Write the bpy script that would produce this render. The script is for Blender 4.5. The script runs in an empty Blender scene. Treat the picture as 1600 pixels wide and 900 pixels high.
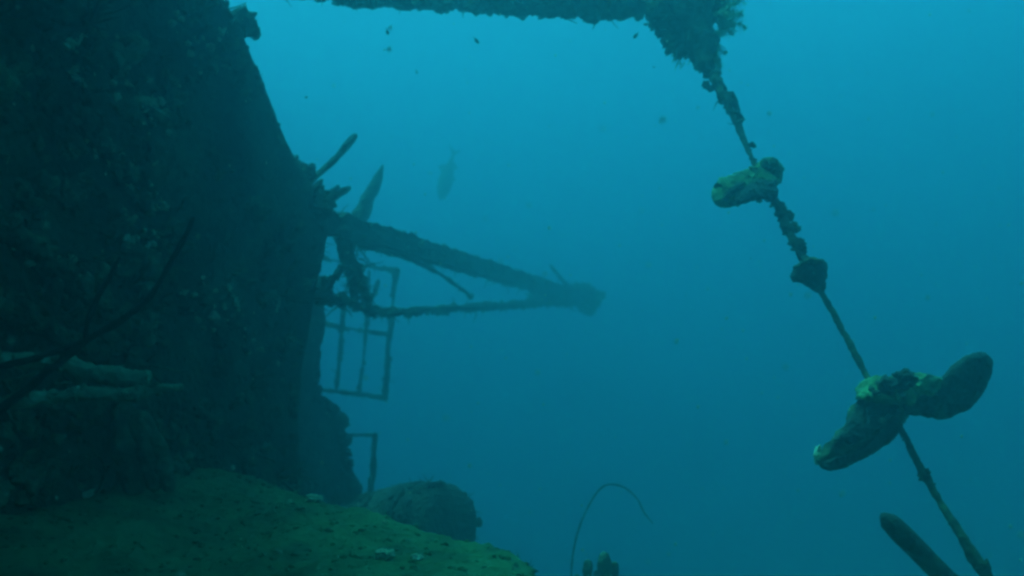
import bpy, math
import numpy as np
from mathutils import Vector

# ------------------------------------------------------------------ scene, camera, world, sun, exposure
scene = bpy.context.scene
COL = scene.collection
F = 800 / math.tan(math.radians(28))          # focal length in photo pixels (1600 wide)

cam_data = bpy.data.cameras.new('camera')
cam_data.sensor_width = 36
cam_data.lens = 18 / math.tan(math.radians(28))
cam_data.clip_start = 0.02
cam_data.clip_end = 600
cam_data.dof.use_dof = True
cam_data.dof.focus_distance = 3.2
cam_data.dof.aperture_fstop = 2.2
cam = bpy.data.objects.new('camera', cam_data)
COL.objects.link(cam)
cam.location = (0, 0, 0)
cam.rotation_euler = (math.radians(90), 0, 0)
scene.camera = cam

SUN_EL, SUN_AZ = math.radians(69), math.radians(-65)   # azimuth from +Y towards +X: behind the wreck, left
sun_from = Vector((math.sin(SUN_AZ) * math.cos(SUN_EL), math.cos(SUN_AZ) * math.cos(SUN_EL), math.sin(SUN_EL)))
WATER_COLUMN = (0.06, 1.0, 0.79)              # daylight after the metres of sea above the modelled water

world = bpy.data.worlds.new('World')
scene.world = world
world.use_nodes = True
wn = world.node_tree
wn.nodes.clear()
sky = wn.nodes.new('ShaderNodeTexSky')
sky.sky_type = 'NISHITA'
sky.sun_disc = False
sky.sun_elevation = SUN_EL
sky.sun_rotation = SUN_AZ
tint = wn.nodes.new('ShaderNodeMix')
tint.data_type = 'RGBA'
tint.blend_type = 'MULTIPLY'
tint.inputs[0].default_value = 1
tint.inputs[7].default_value = (*WATER_COLUMN, 1)
bg = wn.nodes.new('ShaderNodeBackground')
bg.inputs[1].default_value = 0.10
wo = wn.nodes.new('ShaderNodeOutputWorld')
wn.links.new(sky.outputs[0], tint.inputs[6])
wn.links.new(tint.outputs[2], bg.inputs[0])
wn.links.new(bg.outputs[0], wo.inputs[0])

sun_data = bpy.data.lights.new('sun', 'SUN')
sun_data.energy = 4.5
sun_data.angle = math.radians(25)
sun_data.color = WATER_COLUMN
sun = bpy.data.objects.new('sun', sun_data)
COL.objects.link(sun)
sun.rotation_euler = (-sun_from).to_track_quat('-Z', 'Y').to_euler()

scene.view_settings.view_transform = 'Standard'
scene.view_settings.look = 'None'
scene.view_settings.exposure = 1.35
scene.view_settings.gamma = 1
scene.view_settings.use_curve_mapping = False
scene.render.engine = 'CYCLES'
scene.cycles.use_denoising = True
scene.cycles.volume_bounces = 3
scene.cycles.max_bounces = 6
scene.cycles.diffuse_bounces = 3
scene.cycles.filter_width = 2.9

HAZE_DENSITY = 0.145
HAZE_COLOR = (0.34, 0.635, 0.71)
HAZE_ABSORB = (0.0, 0.0, 0.10)
HAZE_G = 0.80

R = np.random.default_rng(7)

# ------------------------------------------------------------------ helpers
def at(px, py, d):
    """photo pixel + distance ahead of the camera -> world point"""
    return np.array([(px - 800) / F * d, d, (450 - py) / F * d])

def _hash(ix, iy, iz, seed):
    n = (ix.astype(np.int64) * 374761393 + iy.astype(np.int64) * 668265263 + iz.astype(np.int64) * 2147483647 + seed * 974634777) & 0x7fffffff
    n = ((n ^ (n >> 13)) * 1274126177) & 0x7fffffff
    n = ((n ^ (n >> 15)) * 1103515245 + 12345) & 0x7fffffff
    return ((n >> 7) & 0xffff) / 32767.5 - 1.0

def vnoise(p, seed=0):
    p = np.asarray(p, float)
    i = np.floor(p); f = p - i
    f = f * f * f * (f * (f * 6 - 15) + 10)
    ix, iy, iz = i[:, 0], i[:, 1], i[:, 2]
    r = 0
    for dx in (0, 1):
        wx = f[:, 0] if dx else 1 - f[:, 0]
        for dy in (0, 1):
            wy = f[:, 1] if dy else 1 - f[:, 1]
            for dz in (0, 1):
                wz = f[:, 2] if dz else 1 - f[:, 2]
                r = r + wx * wy * wz * _hash(ix + dx, iy + dy, iz + dz, seed)
    return r

def fbm(p, freq, octaves=4, seed=0, gain=0.5):
    p = np.asarray(p, float); a = 1.0; s = 0; t = 0
    for o in range(octaves):
        s = s + a * vnoise(p * freq + 17.3 * o, seed + o); t += a
        a *= gain; freq *= 2.03
    return s / t

def unit(v):
    v = np.asarray(v, float)
    return v / max(np.linalg.norm(v), 1e-9)

_ico = {}
def ico(n):
    if n in _ico: return _ico[n]
    t = (1 + 5 ** .5) / 2
    V = [(-1, t, 0), (1, t, 0), (-1, -t, 0), (1, -t, 0), (0, -1, t), (0, 1, t), (0, -1, -t), (0, 1, -t), (t, 0, -1), (t, 0, 1), (-t, 0, -1), (-t, 0, 1)]
    V = [tuple(unit(v)) for v in V]
    T = [(0, 11, 5), (0, 5, 1), (0, 1, 7), (0, 7, 10), (0, 10, 11), (1, 5, 9), (5, 11, 4), (11, 10, 2), (10, 7, 6), (7, 1, 8), (3, 9, 4), (3, 4, 2), (3, 2, 6), (3, 6, 8), (3, 8, 9), (4, 9, 5), (2, 4, 11), (6, 2, 10), (8, 6, 7), (9, 8, 1)]
    for _ in range(n):
        mid = {}; T2 = []
        def m(a, b):
            k = (min(a, b), max(a, b))
            if k not in mid:
                V.append(tuple(unit(np.add(V[a], V[b])))); mid[k] = len(V) - 1
            return mid[k]
        for a, b, c in T:
            ab, bc, ca = m(a, b), m(b, c), m(c, a)
            T2 += [(a, ab, ca), (b, bc, ab), (c, ca, bc), (ab, bc, ca)]
        T = T2
    _ico[n] = (np.array(V), np.array(T))
    return _ico[n]

class MB:
    """collects vertices, triangles and quads; build() links them as one mesh object"""
    def __init__(self): self.v = []; self.t = []; self.q = []; self.n = 0
    def add(self, V, T=None, Q=None):
        V = np.asarray(V, float)
        if T is not None and len(T): self.t.append(np.asarray(T) + self.n)
        if Q is not None and len(Q): self.q.append(np.asarray(Q) + self.n)
        self.v.append(V); self.n += len(V)
        return self
    def build(self, name, mat, parent=None, smooth=True):
        V = np.concatenate(self.v)
        T = np.concatenate(self.t) if self.t else np.zeros((0, 3), int)
        Q = np.concatenate(self.q) if self.q else np.zeros((0, 4), int)
        if parent is not None:
            V = V - np.array(parent['_w'])
            w = parent['_w']
        else:
            w = (0, 0, 0)
        me = bpy.data.meshes.new(name)
        me.vertices.add(len(V)); me.vertices.foreach_set('co', V.astype(np.float32).ravel())
        me.loops.add(T.size + Q.size)
        me.loops.foreach_set('vertex_index', np.concatenate([T.ravel(), Q.ravel()]).astype(np.int32))
        me.polygons.add(len(T) + len(Q))
        st = np.concatenate([np.arange(len(T)) * 3, T.size + np.arange(len(Q)) * 4]).astype(np.int32)
        me.polygons.foreach_set('loop_start', st)
        me.polygons.foreach_set('loop_total', np.concatenate([np.full(len(T), 3), np.full(len(Q), 4)]).astype(np.int32))
        me.polygons.foreach_set('use_smooth', np.full(len(T) + len(Q), smooth))
        me.update(calc_edges=True); me.validate()
        me.materials.append(mat)
        o = bpy.data.objects.new(name, me); COL.objects.link(o)
        o['_w'] = tuple(float(a) for a in w)
        if parent is not None: o.parent = parent
        return o

def thing(name, loc, label, cat, group=None):
    o = bpy.data.objects.new(name, None); COL.objects.link(o)
    o.empty_display_size = 0.1
    o.location = [float(a) for a in loc]; o['_w'] = tuple(float(a) for a in loc)
    return tag(o, label, cat, group)

def tag(o, label=None, cat=None, group=None, kind=None):
    if label: o['label'] = label
    if cat: o['category'] = cat
    if group: o['group'] = group
    if kind: o['kind'] = kind
    return o

def spline(pts, n):
    """Catmull-Rom through points (rows may carry extra columns such as a radius)"""
    P = np.asarray(pts, float)
    if len(P) == 2:
        s = np.linspace(0, 1, n)[:, None]
        return P[0] * (1 - s) + P[1] * s
    Q = np.vstack([2 * P[0] - P[1], P, 2 * P[-1] - P[-2]])
    L = np.concatenate([[0], np.cumsum(np.linalg.norm(np.diff(P[:, :3], axis=0), axis=1))])
    out = []
    for s in np.linspace(0, L[-1], n):
        i = min(max(np.searchsorted(L, s, 'right') - 1, 0), len(P) - 2)
        t = (s - L[i]) / max(L[i + 1] - L[i], 1e-9)
        a, b, c, d = Q[i], Q[i + 1], Q[i + 2], Q[i + 3]
        out.append(0.5 * (2 * b + (c - a) * t + (2 * a - 5 * b + 4 * c - d) * t * t + (3 * b - a - 3 * c + d) * t ** 3))
    return np.array(out)

def frames(C):
    T = np.gradient(C, axis=0)
    T /= np.maximum(np.linalg.norm(T, axis=1), 1e-9)[:, None]
    up = np.array([0.13, -0.9, 0.41]); N = []; prev = None
    for t in T:
        n = up if prev is None else prev
        n = n - t * np.dot(n, t)
        if np.linalg.norm(n) < 1e-4: n = np.array([1., 0, 0]) - t * t[0]
        n = unit(n); N.append(n); prev = n
    N = np.array(N)
    return T, N, np.cross(T, N)

def tube(mb, pts, n=24, seg=10, rough=0.0, freq=20, seed=0, cap=True, round_end=True, flat=1.0, gain=0.6):
    """pts: rows of x, y, z, radius. Radius is roughened with noise."""
    S = spline(pts, n); C, rad = S[:, :3], S[:, 3]
    T, N, B = frames(C)
    a = np.linspace(0, 2 * np.pi, seg, endpoint=False)
    D = N[:, None, :] * np.cos(a)[None, :, None] + B[:, None, :] * np.sin(a)[None, :, None] * flat
    base = C[:, None, :] + D * rad[:, None, None]
    k = 1 + rough * fbm(base.reshape(-1, 3), freq, 4, seed, gain).reshape(n, seg) * 2 if rough else np.ones((n, seg))
    V = (C[:, None, :] + D * (rad[:, None] * np.maximum(k, 0.25))[:, :, None]).reshape(-1, 3)
    i = np.arange(n - 1)[:, None] * seg; j = np.arange(seg)[None, :]; j2 = (j + 1) % seg
    Q = np.stack([i + j, i + j2, i + seg + j2, i + seg + j], -1).reshape(-1, 4)
    V = list(V); Tn = []
    if cap:
        e0 = C[0] - T[0] * rad[0] * (0.7 if round_end else 0); e1 = C[-1] + T[-1] * rad[-1] * (0.7 if round_end else 0)
        V += [e0, e1]; a0 = n * seg; a1 = a0 + 1
        for s in range(seg):
            Tn.append((a0, (s + 1) % seg, s))
            Tn.append((a1, (n - 1) * seg + s, (n - 1) * seg + (s + 1) % seg))
    mb.add(np.array(V), Tn, Q)
    return mb

def blob(mb, c, r, n=3, rough=0.25, freq=2.5, seed=0, axes=None, octaves=4):
    """noise-displaced ellipsoid; r three radii, axes three unit vectors"""
    V, T = ico(n)
    k = 1 + rough * 2 * fbm(V + seed * 3.7, freq, octaves, seed)
    P = V * k[:, None] * np.asarray(r, float)
    if axes is not None: P = P @ np.asarray(axes, float)
    mb.add(P + np.asarray(c, float), T)
    return mb

_proto = []
for s in range(8):
    V, T = ico(2); k = 1 + 0.75 * fbm(V + s * 9.1, 1.9, 3, s)
    _proto.append((V * k[:, None], T))
_protos = []
for s in range(8):
    V, T = ico(1); k = 1 + 0.8 * fbm(V + s * 5.1, 1.9, 2, s + 40)
    _protos.append((V * k[:, None], T))

def rand_axes(normal=None, rng=R):
    n = unit(normal) if normal is not None else unit(rng.normal(size=3))
    a = unit(np.cross(n, rng.normal(size=3)))
    return np.array([a, np.cross(n, a), n])

def lump(mb, c, r, normal=None, flat=(1, 1, 1), small=False, rng=R):
    V, T = (_protos if small else _proto)[rng.integers(8)]
    mb.add(c + (V * (np.asarray(flat) * r)) @ rand_axes(normal, rng), T)

def strand(mb, p, d, length, r, rng=R, seg=4, n=6, wob=0.35, droop=0.0):
    """thin wavering filament"""
    pts = []; q = np.array(p, float); d = unit(d)
    for i in range(n):
        pts.append([*q, r * (1 - 0.75 * i / (n - 1))])
        d = unit(d + wob * rng.normal(size=3) * 0.5 + np.array([0, 0, -droop]))
        q = q + d * length / (n - 1)
    S = np.array(pts); C = S[:, :3]; t = unit(C[-1] - C[0]); a1 = unit(np.cross(t, (.3, .5, .81))); b1 = np.cross(t, a1)
    an = np.arange(seg) * 2 * np.pi / seg
    D = a1 * np.cos(an)[:, None] + b1 * np.sin(an)[:, None]
    V = (C[:, None] + D[None] * S[:, 3][:, None, None]).reshape(-1, 3)
    i = np.arange(n - 1)[:, None] * seg; j = np.arange(seg)[None, :]; j2 = (j + 1) % seg
    mb.add(V, None, np.stack([i + j, i + j2, i + seg + j2, i + seg + j], -1).reshape(-1, 4))
    return C

def encrust_line(mb, pts, radius, count, size, rng=R, side=None, small=False, tuft=0.0):
    """lumps and tufts along a line of points (x, y, z), sitting on a bar of the given radius"""
    S = spline(pts, 80)[:, :3]; T, N, B = frames(S)
    for _ in range(count):
        i = rng.integers(80); a = rng.uniform(0, 2 * np.pi)
        d = N[i] * math.cos(a) + B[i] * math.sin(a)
        if side is not None: d = unit(d + np.asarray(side) * rng.uniform(0, 1.4))
        rr = radius(i / 79) if callable(radius) else radius
        s = size * rng.uniform(0.4, 1.25) ** 1.3
        c = S[i] + d * rr * 0.95 + T[i] * rng.normal() * 0.01
        if rng.random() < tuft:
            strand(mb, c, d + 0.6 * rng.normal(size=3), s * rng.uniform(2, 4.5), s * 0.22, rng)
        else:
            lump(mb, c, s, d, (rng.uniform(.6, 1.2), rng.uniform(.5, 1), rng.uniform(.5, 1.3)), small, rng)

def pillow(mb, outline, d, thick, seed, tilt=(0, 0), rough=.10, edge=1.2, power=2.4, K=16, M=110, centre=None, bias=.5):
    """a fleshy solid lobe: rounded outline, swelling front and back, tilted in depth"""
    O = np.array(outline, float); O3 = np.column_stack([O, 0 * O[:, 0]])
    O3 = np.vstack([O3, O3[:1]]); S_ = spline(np.vstack([O3[-2:-1], O3, O3[1:2]]), M + 30)
    S_ = spline(O3, M + 1)[:-1, :2]
    c = np.array(centre, float) if centre is not None else O.mean(0)
    nrm_ = (S_ - c) / np.linalg.norm(S_ - c, axis=1)[:, None]
    S_ = S_ + nrm_ * (edge * 2 * fbm(np.column_stack([S_ * .06, 0 * S_[:, 0]]), 2.2, 3, seed))[:, None]
    V = []; idx = []
    def pt(q, off): return at(q[0], q[1], d + tilt[0] * (q[0] - c[0]) / 100 + tilt[1] * (q[1] - c[1]) / 100 + off)
    rows = []
    for sgn in (-1, 1):
        for k in range(K):
            rho = 1 - (k / K) ** 1.35 if sgn < 0 else (k / K) ** .74
            if sgn > 0 and k == 0: continue
            q = c + (S_ - c) * rho
            t_ = thick * (1 - rho ** power) ** .5 * (2 * bias if sgn < 0 else 2 - 2 * bias)
            pts = np.array([pt(a, sgn * t_) for a in q])
            rows.append(pts)
    # order: front rim -> front centre, then back centre -> rim
    front = rows[:K]; backr = rows[K:][::-1]
    order = front[::-1] + backr
    order = [front[-1 - k] for k in range(K)] + backr
    P_ = np.concatenate(order)
    f1 = 1 + 0 * P_[:, 0]
    P_ = P_ + thick * rough * 2 * np.stack([fbm(P_, 1.1 / max(thick, .01), 4, seed + q, .6) for q in range(3)], 1) * f1[:, None]
    nr_ = len(order); i_ = np.arange(nr_ - 1)[:, None] * M; j_ = np.arange(M)[None, :]; j2_ = (j_ + 1) % M
    Q = np.stack([i_ + j_, i_ + j2_, i_ + M + j2_, i_ + M + j_], -1).reshape(-1, 4)
    e0, e1 = P_[:M].mean(0), P_[-M:].mean(0); n0 = len(P_)
    T_ = [(n0, (q + 1) % M, q) for q in range(M)] + [(n0 + 1, n0 - M + q, n0 - M + (q + 1) % M) for q in range(M)]
    mb.add(np.vstack([P_, e0[None], e1[None]]), T_, Q)
    return mb

# ------------------------------------------------------------------ materials
def organic(name, cols, scale=6.0, bump=0.5, rough=0.9, fine=40.0, stops=None, bscale=None):
    """mottled living crust: colours mixed by noise at two scales, with fine relief"""
    m = bpy.data.materials.new(name); m.use_nodes = True
    nt = m.node_tree; b = nt.nodes['Principled BSDF']
    tc = nt.nodes.new('ShaderNodeTexCoord')
    n1 = nt.nodes.new('ShaderNodeTexNoise'); n1.inputs['Scale'].default_value = scale; n1.inputs['Detail'].default_value = 8; n1.inputs['Roughness'].default_value = 0.68
    n2 = nt.nodes.new('ShaderNodeTexNoise'); n2.inputs['Scale'].default_value = fine; n2.inputs['Detail'].default_value = 5; n2.inputs['Roughness'].default_value = 0.6
    vo = nt.nodes.new('ShaderNodeTexVoronoi'); vo.inputs['Scale'].default_value = (bscale or fine) * 0.8
    for x in (n1, n2, vo): nt.links.new(tc.outputs['Object'], x.inputs['Vector'])
    mx = nt.nodes.new('ShaderNodeMath'); mx.operation = 'MULTIPLY_ADD'; mx.inputs[1].default_value = 0.35
    sb = nt.nodes.new('ShaderNodeMath'); sb.operation = 'SUBTRACT'; sb.inputs[1].default_value = 0.175
    nt.links.new(n2.outputs['Fac'], mx.inputs[0]); nt.links.new(n1.outputs['Fac'], sb.inputs[0]); nt.links.new(sb.outputs[0], mx.inputs[2])
    cr = nt.nodes.new('ShaderNodeValToRGB'); el = cr.color_ramp.elements
    st = stops or [0.32 + 0.36 * i / (len(cols) - 1) for i in range(len(cols))]
    while len(el) < len(cols): el.new(0.5)
    for e, c, s in zip(el, cols, st): e.position = s; e.color = (*c, 1)
    nt.links.new(mx.outputs[0], cr.inputs[0]); nt.links.new(cr.outputs[0], b.inputs['Base Color'])
    b.inputs['Roughness'].default_value = rough
    b.inputs['Specular IOR Level'].default_value = 0.1
    ad = nt.nodes.new('ShaderNodeMath'); ad.operation = 'ADD'
    nt.links.new(n2.outputs['Fac'], ad.inputs[0]); nt.links.new(vo.outputs['Distance'], ad.inputs[1])
    bp = nt.nodes.new('ShaderNodeBump'); bp.inputs['Strength'].default_value = bump; bp.inputs['Distance'].default_value = 0.02
    nt.links.new(ad.outputs[0], bp.inputs['Height']); nt.links.new(bp.outputs[0], b.inputs['Normal'])
    return m

M_hull = organic('encrusted_hull_plating', [(.022, .02, .015), (.04, .045, .028), (.07, .085, .05), (.16, .20, .12)], 2.6, 0.8, stops=[.3, .45, .6, .8])
M_crust = organic('hull_crust', [(.025, .03, .02), (.055, .075, .04), (.14, .20, .11)], 5, 0.7)
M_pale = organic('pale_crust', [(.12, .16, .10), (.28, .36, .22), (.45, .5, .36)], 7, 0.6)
M_steel = organic('fouled_steel', [(.03, .03, .022), (.06, .055, .04), (.10, .11, .07)], 6, 0.8)
M_growth = organic('dark_growth', [(.03, .035, .022), (.07, .085, .05), (.12, .17, .09)], 9, 0.6)
M_rope = organic('fouled_rope', [(.02, .024, .016), (.042, .055, .035), (.075, .11, .06)], 12, 0.7)
M_green = organic('green_growth', [(.06, .09, .04), (.12, .21, .09), (.22, .36, .16)], 9, 0.6)
M_green2 = organic('algae_mottled_sponge', [(.035, .055, .03), (.09, .16, .07), (.17, .30, .13)], 11, 0.7)
M_ledge = organic('algae_turf_ground', [(.018, .034, .018), (.036, .085, .036), (.055, .13, .052), (.085, .175, .08)], 3.2, 0.6, fine=26, stops=[.28, .42, .56, .75])
M_sand = organic('deep_seabed', [(.10, .12, .09), (.2, .22, .16)], 0.6, 0.4, fine=6)
M_sponge = organic('sponge_skin', [(.035, .045, .03), (.065, .09, .05), (.11, .16, .08)], 7, 0.6)
M_tuft = organic('feathery_hydroid', [(.14, .24, .12), (.28, .45, .24), (.45, .6, .38)], 12, 0.2)
M_tube = organic('pale_tube_skin', [(.055, .08, .045), (.12, .17, .10), (.21, .28, .175)], 8, 0.5)
M_lobe = organic('sponge_lobe_skin', [(.022, .028, .026), (.038, .045, .04), (.06, .07, .055)], 9, 0.45, fine=70)
M_whip = organic('sea_whip_skin', [(.012, .012, .01), (.03, .03, .02)], 14, 0.3)
M_fish = organic('fish_skin', [(.07, .11, .07), (.13, .18, .12)], 5, 0.05, rough=0.5)
M_dark = organic('small_fish_skin', [(.03, .03, .02), (.08, .09, .05)], 30, 0.05, rough=0.5)
M_snow = organic('drifting_particle', [(.4, .5, .35), (.6, .65, .5)], 30, 0.0)

# ------------------------------------------------------------------ terrain: reef ledge + deep seabed
def smooth(e0, e1, x):
    t = np.clip((x - e0) / (e1 - e0), 0, 1); return t * t * (3 - 2 * t)

EDGE = np.array([(-2.2, 4.55), (-1.05, 3.95), (-.55, 3.50), (-.17, 3.20), (.04, 2.95), (.09, 2.70), (.15, 2.2), (.20, 1.0), (.2, -3.0)])
def edge_dist(x, y):
    """signed distance to the ledge rim, positive on the ledge (left / near side)"""
    best = np.full(x.shape, 1e9); sg = np.ones(x.shape)
    for (x0, y0), (x1, y1) in zip(EDGE[:-1], EDGE[1:]):
        dx, dy = x1 - x0, y1 - y0
        t = np.clip(((x - x0) * dx + (y - y0) * dy) / (dx * dx + dy * dy), 0, 1)
        d = np.hypot(x - x0 - t * dx, y - y0 - t * dy)
        c = dx * (y - y0) - dy * (x - x0)
        u = d < best
        best = np.where(u, d, best); sg = np.where(u, np.where(c < 0, 1, -1), sg)
    return best * sg

def ground_z(x, y, fine=True):
    x = np.asarray(x, float); y = np.asarray(y, float)
    sh = x.shape; x = x.ravel(); y = y.ravel()
    P = np.stack([x, y, 0 * x], 1)
    e = edge_dist(x, y) + 0.06 * fbm(P, 2.0, 3, 11)
    top = -0.81 + 0.05 * fbm(P, 1.1, 2, 3)
    # lower reef on the right near the camera, lower step behind the ledge
    low = np.where(y < 9, -1.95, -1.95) + 0.12 * fbm(P, 0.8, 2, 8)
    low = low - 7.0 * smooth(4.6, 7.0, y - 0.25 * np.clip(x, 0, 3)) * smooth(-0.6, 0.3, x) - 7.0 * smooth(8.4, 11, y) * (1 - smooth(-0.6, 0.3, x))
    low = low - 0.65 * (1 - smooth(-0.6, 0.3, x)) * smooth(4.5, 6.5, y)
    low = np.maximum(low, -9.2)
    wall = (x - (-1.6)) * 0.958 - (y - 3.0) * 0.287              # distance out from the foot of the wreck
    top = top + 0.06 * (1 - smooth(0.0, 0.6, wall))
    w = smooth(-0.34, 0.07, e) ** 0.7
    z = low + (top - low) * w
    if fine:
        z = z + 0.034 * fbm(P, 4.1, 5, 21, 0.6) + 0.016 * np.abs(fbm(P, 15, 4, 31, 0.6)) + 0.006 * fbm(P, 44, 3, 41)
    return z.reshape(sh)

xs = np.linspace(-4.2, 5.2, 420); ys = np.linspace(-1.5, 12, 600)
X, Y = np.meshgrid(xs, ys); Z = ground_z(X, Y)
GX, GY, GZ = xs, ys, Z; GE = edge_dist(X.ravel(), Y.ravel()).reshape(X.shape)
def bil(gx, gy, g, x, y):
    i = min(max((x - gx[0]) / (gx[1] - gx[0]), 0), len(gx) - 1.001); j = min(max((y - gy[0]) / (gy[1] - gy[0]), 0), len(gy) - 1.001)
    a, b = int(i), int(j); i -= a; j -= b
    return float((g[b, a] * (1 - i) + g[b, a + 1] * i) * (1 - j) + (g[b + 1, a] * (1 - i) + g[b + 1, a + 1] * i) * j)
def gz(x, y): return bil(GX, GY, GZ, x, y)
mb = MB()
nx, ny = len(xs), len(ys)
i = np.arange(ny - 1)[:, None] * nx; j = np.arange(nx - 1)[None, :]
mb.add(np.stack([X, Y, Z], -1).reshape(-1, 3), None, np.stack([i + j, i + j + 1, i + nx + j + 1, i + nx + j], -1).reshape(-1, 4))
tag(mb.build('reef_ledge', M_ledge), 'green algae covered ledge sloping across the bottom left', kind='structure')

xs = np.linspace(-60, 60, 121); ys = np.linspace(-30, 90, 121)
X, Y = np.meshgrid(xs, ys); P = np.stack([X.ravel(), Y.ravel(), 0 * X.ravel()], 1)
Z = (-9.0 + 0.35 * fbm(P, 0.15, 4, 5)).reshape(X.shape); n_ = 121
i = np.arange(n_ - 1)[:, None] * n_; j = np.arange(n_ - 1)[None, :]
mb = MB(); mb.add(np.stack([X, Y, Z], -1).reshape(-1, 3), None, np.stack([i + j, i + j + 1, i + n_ + j + 1, i + n_ + j], -1).reshape(-1, 4))
tag(mb.build('seabed', M_sand), 'deep sandy seabed lost in blue water', kind='structure')


# algae tufts and crumbs over the ledge: nobody could count them
mb = MB()
rg = np.random.default_rng(3)
for k in range(1700):
    x = rg.uniform(-1.9, 0.15); y = rg.uniform(1.9, 4.3)
    if bil(GX, GY, GE, x, y) < -0.12: continue
    z = gz(x, y)
    if rg.random() < 0.65:
        lump(mb, np.array([x, y, z]), rg.uniform(.004, .014), (0, 0, 1), (1, .8, .6), True, rg)
    else:
        for q in range(3): strand(mb, (x + rg.normal() * .008, y + rg.normal() * .008, z - .003), (rg.normal() * .5, rg.normal() * .5, 1), rg.uniform(.01, .03), .0015, rg, 3, 4)
tag(mb.build('algae_turf', M_ledge), 'short tufts of green algae covering the ledge', 'algae', kind='stuff')

# ------------------------------------------------------------------ the wreck's hull
A = np.array([-1.60, 3.0]); Bp = np.array([-1.00, 5.0])
U = unit(Bp - A); Nn = np.array([U[1], -U[0]])               # plane normal towards the camera
def on_hull(px, py):
    d = np.array([(px - 800) / F, 1.0]); t = (Nn @ A) / (Nn @ d)
    return np.array([*(d * t), (450 - py) / F * t])
sil = [(300, -110), (330, -40), (356, 0), (372, 20), (396, 76), (419, 128), (440, 188), (452, 218), (466, 246), (488, 282), (512, 322), (520, 360), (512, 400), (500, 450), (490, 510), (480, 570), (474, 640), (476, 720), (480, 800)]
SU = []
for px, py in sil:
    p = on_hull(px, py); SU.append((p[2], U @ (p[:2] - A)))
SU = sorted([(-9, SU[-1][1]), (SU[0][0] + 5.5, SU[0][1] - 2.3)] + SU)
SU = np.array(SU)
HT = 7.0
nr, nc = 420, 330
zr = np.linspace(-2.8, HT, nr)
zz = np.concatenate([np.linspace(-2.8, 1.9, 330), np.linspace(1.95, HT, 90)])
uR = np.interp(zz, SU[:, 0], SU[:, 1])
edge_n = fbm(np.stack([zz, 0 * zz, 0 * zz], 1), 4.0, 4, 77, 0.6)
uR = uR + 0.024 * edge_n + .03
uL = -5.5
s = np.linspace(0, 1, nc); s = 1 - (1 - s) ** 1.7
Ug = uL + (uR[:, None] - uL) * s[None, :]; Zg = np.repeat(zz[:, None], nc, 1)
P = np.stack([A[0] + U[0] * Ug, A[1] + U[1] * Ug, Zg], -1).reshape(-1, 3)
def hull_relief(P): return 0.05 * fbm(P, 0.8, 2, 51) + 0.055 * fbm(P, 2.4, 5, 52, 0.55) + 0.028 * np.abs(fbm(P, 7, 4, 53, 0.55)) - .02
h = hull_relief(P)
dR = (uR[:, None] - Ug).ravel()
h = h * (1 - .8 * np.exp(-dR / .12)) - 0.035 * np.exp(-dR / 0.04)                              # the rim rolls away
h = h + 2.3 * smooth(1.3, 6.5, P[:, 2])                         # unseen overhang added above the view to shade the water and ledge
front = P + np.concatenate([Nn, [0]]) * h[:, None]
back = P.copy(); back[:, :2] -= Nn * 2.4
back[:, 2] = np.where(back[:, 2] > HT - .01, back[:, 2] - .3, back[:, 2])
hull = thing('wreck_hull', (A[0] - 1.0, A[1] + 0.6, -2.8), 'huge dark encrusted shipwreck hull filling the left side', 'shipwreck')
i = np.arange(nr - 1)[:, None] * nc; j = np.arange(nc - 1)[None, :]
Qf = np.stack([i + j, i + j + 1, i + nc + j + 1, i + nc + j], -1).reshape(-1, 4)
mb = MB(); nv = nr * nc
mb.add(np.vstack([front, back]), None, np.vstack([Qf, Qf[:, ::-1] + nv]))
ring = np.concatenate([np.arange(nc), (np.arange(1, nr)) * nc + nc - 1, (nr - 1) * nc + np.arange(nc - 2, -1, -1), np.arange(nr - 2, 0, -1) * nc])
r2 = np.roll(ring, -1)
mb.q.append(np.stack([r2, ring, ring + nv, r2 + nv], -1))
mb.build('side_plating', M_hull, hull)

HU, HZ = np.linspace(-5.6, 2.8, 420), np.linspace(-3, 6, 450)
a_, b_ = np.meshgrid(HU, HZ)
HG = hull_relief(np.stack([A[0] + U[0] * a_.ravel(), A[1] + U[1] * a_.ravel(), b_.ravel()], 1)).reshape(a_.shape)
HD = fbm(np.stack([A[0] + U[0] * a_.ravel(), A[1] + U[1] * a_.ravel(), b_.ravel()], 1), 1.7, 3, 90).reshape(a_.shape)
def hull_pt(u, z):
    return np.array([A[0] + U[0] * u, A[1] + U[1] * u, z]) + np.array([*Nn, 0]) * bil(HU, HZ, HG, u, z)
def hull_px(px, py):
    p = on_hull(px, py); return hull_pt(U @ (p[:2] - A), p[2])
N3 = np.array([*Nn, 0.0])

# structural ribs that stand proud of the plating
for pts, r in (([(-60, 330), (20, 372), (70, 412), (128, 470), (200, 520)], .030),
               ([(-60, 455), (40, 500), (120, 545), (190, 590)], .026),
               ([(118, 70), (132, 130), (150, 215), (185, 262), (228, 318)], .020)):
    mb = MB()
    L = [[*(hull_px(*p) + N3 * .02), r] for p in pts]
    tube(mb, L, 60, 10, .5, 14, 5)
    encrust_line(mb, np.array(L)[:, :3], r, 70, .026, rg, N3 + np.array([0, 0, .6]), tuft=.15)
    mb.build('rib', M_crust, hull)

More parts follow.
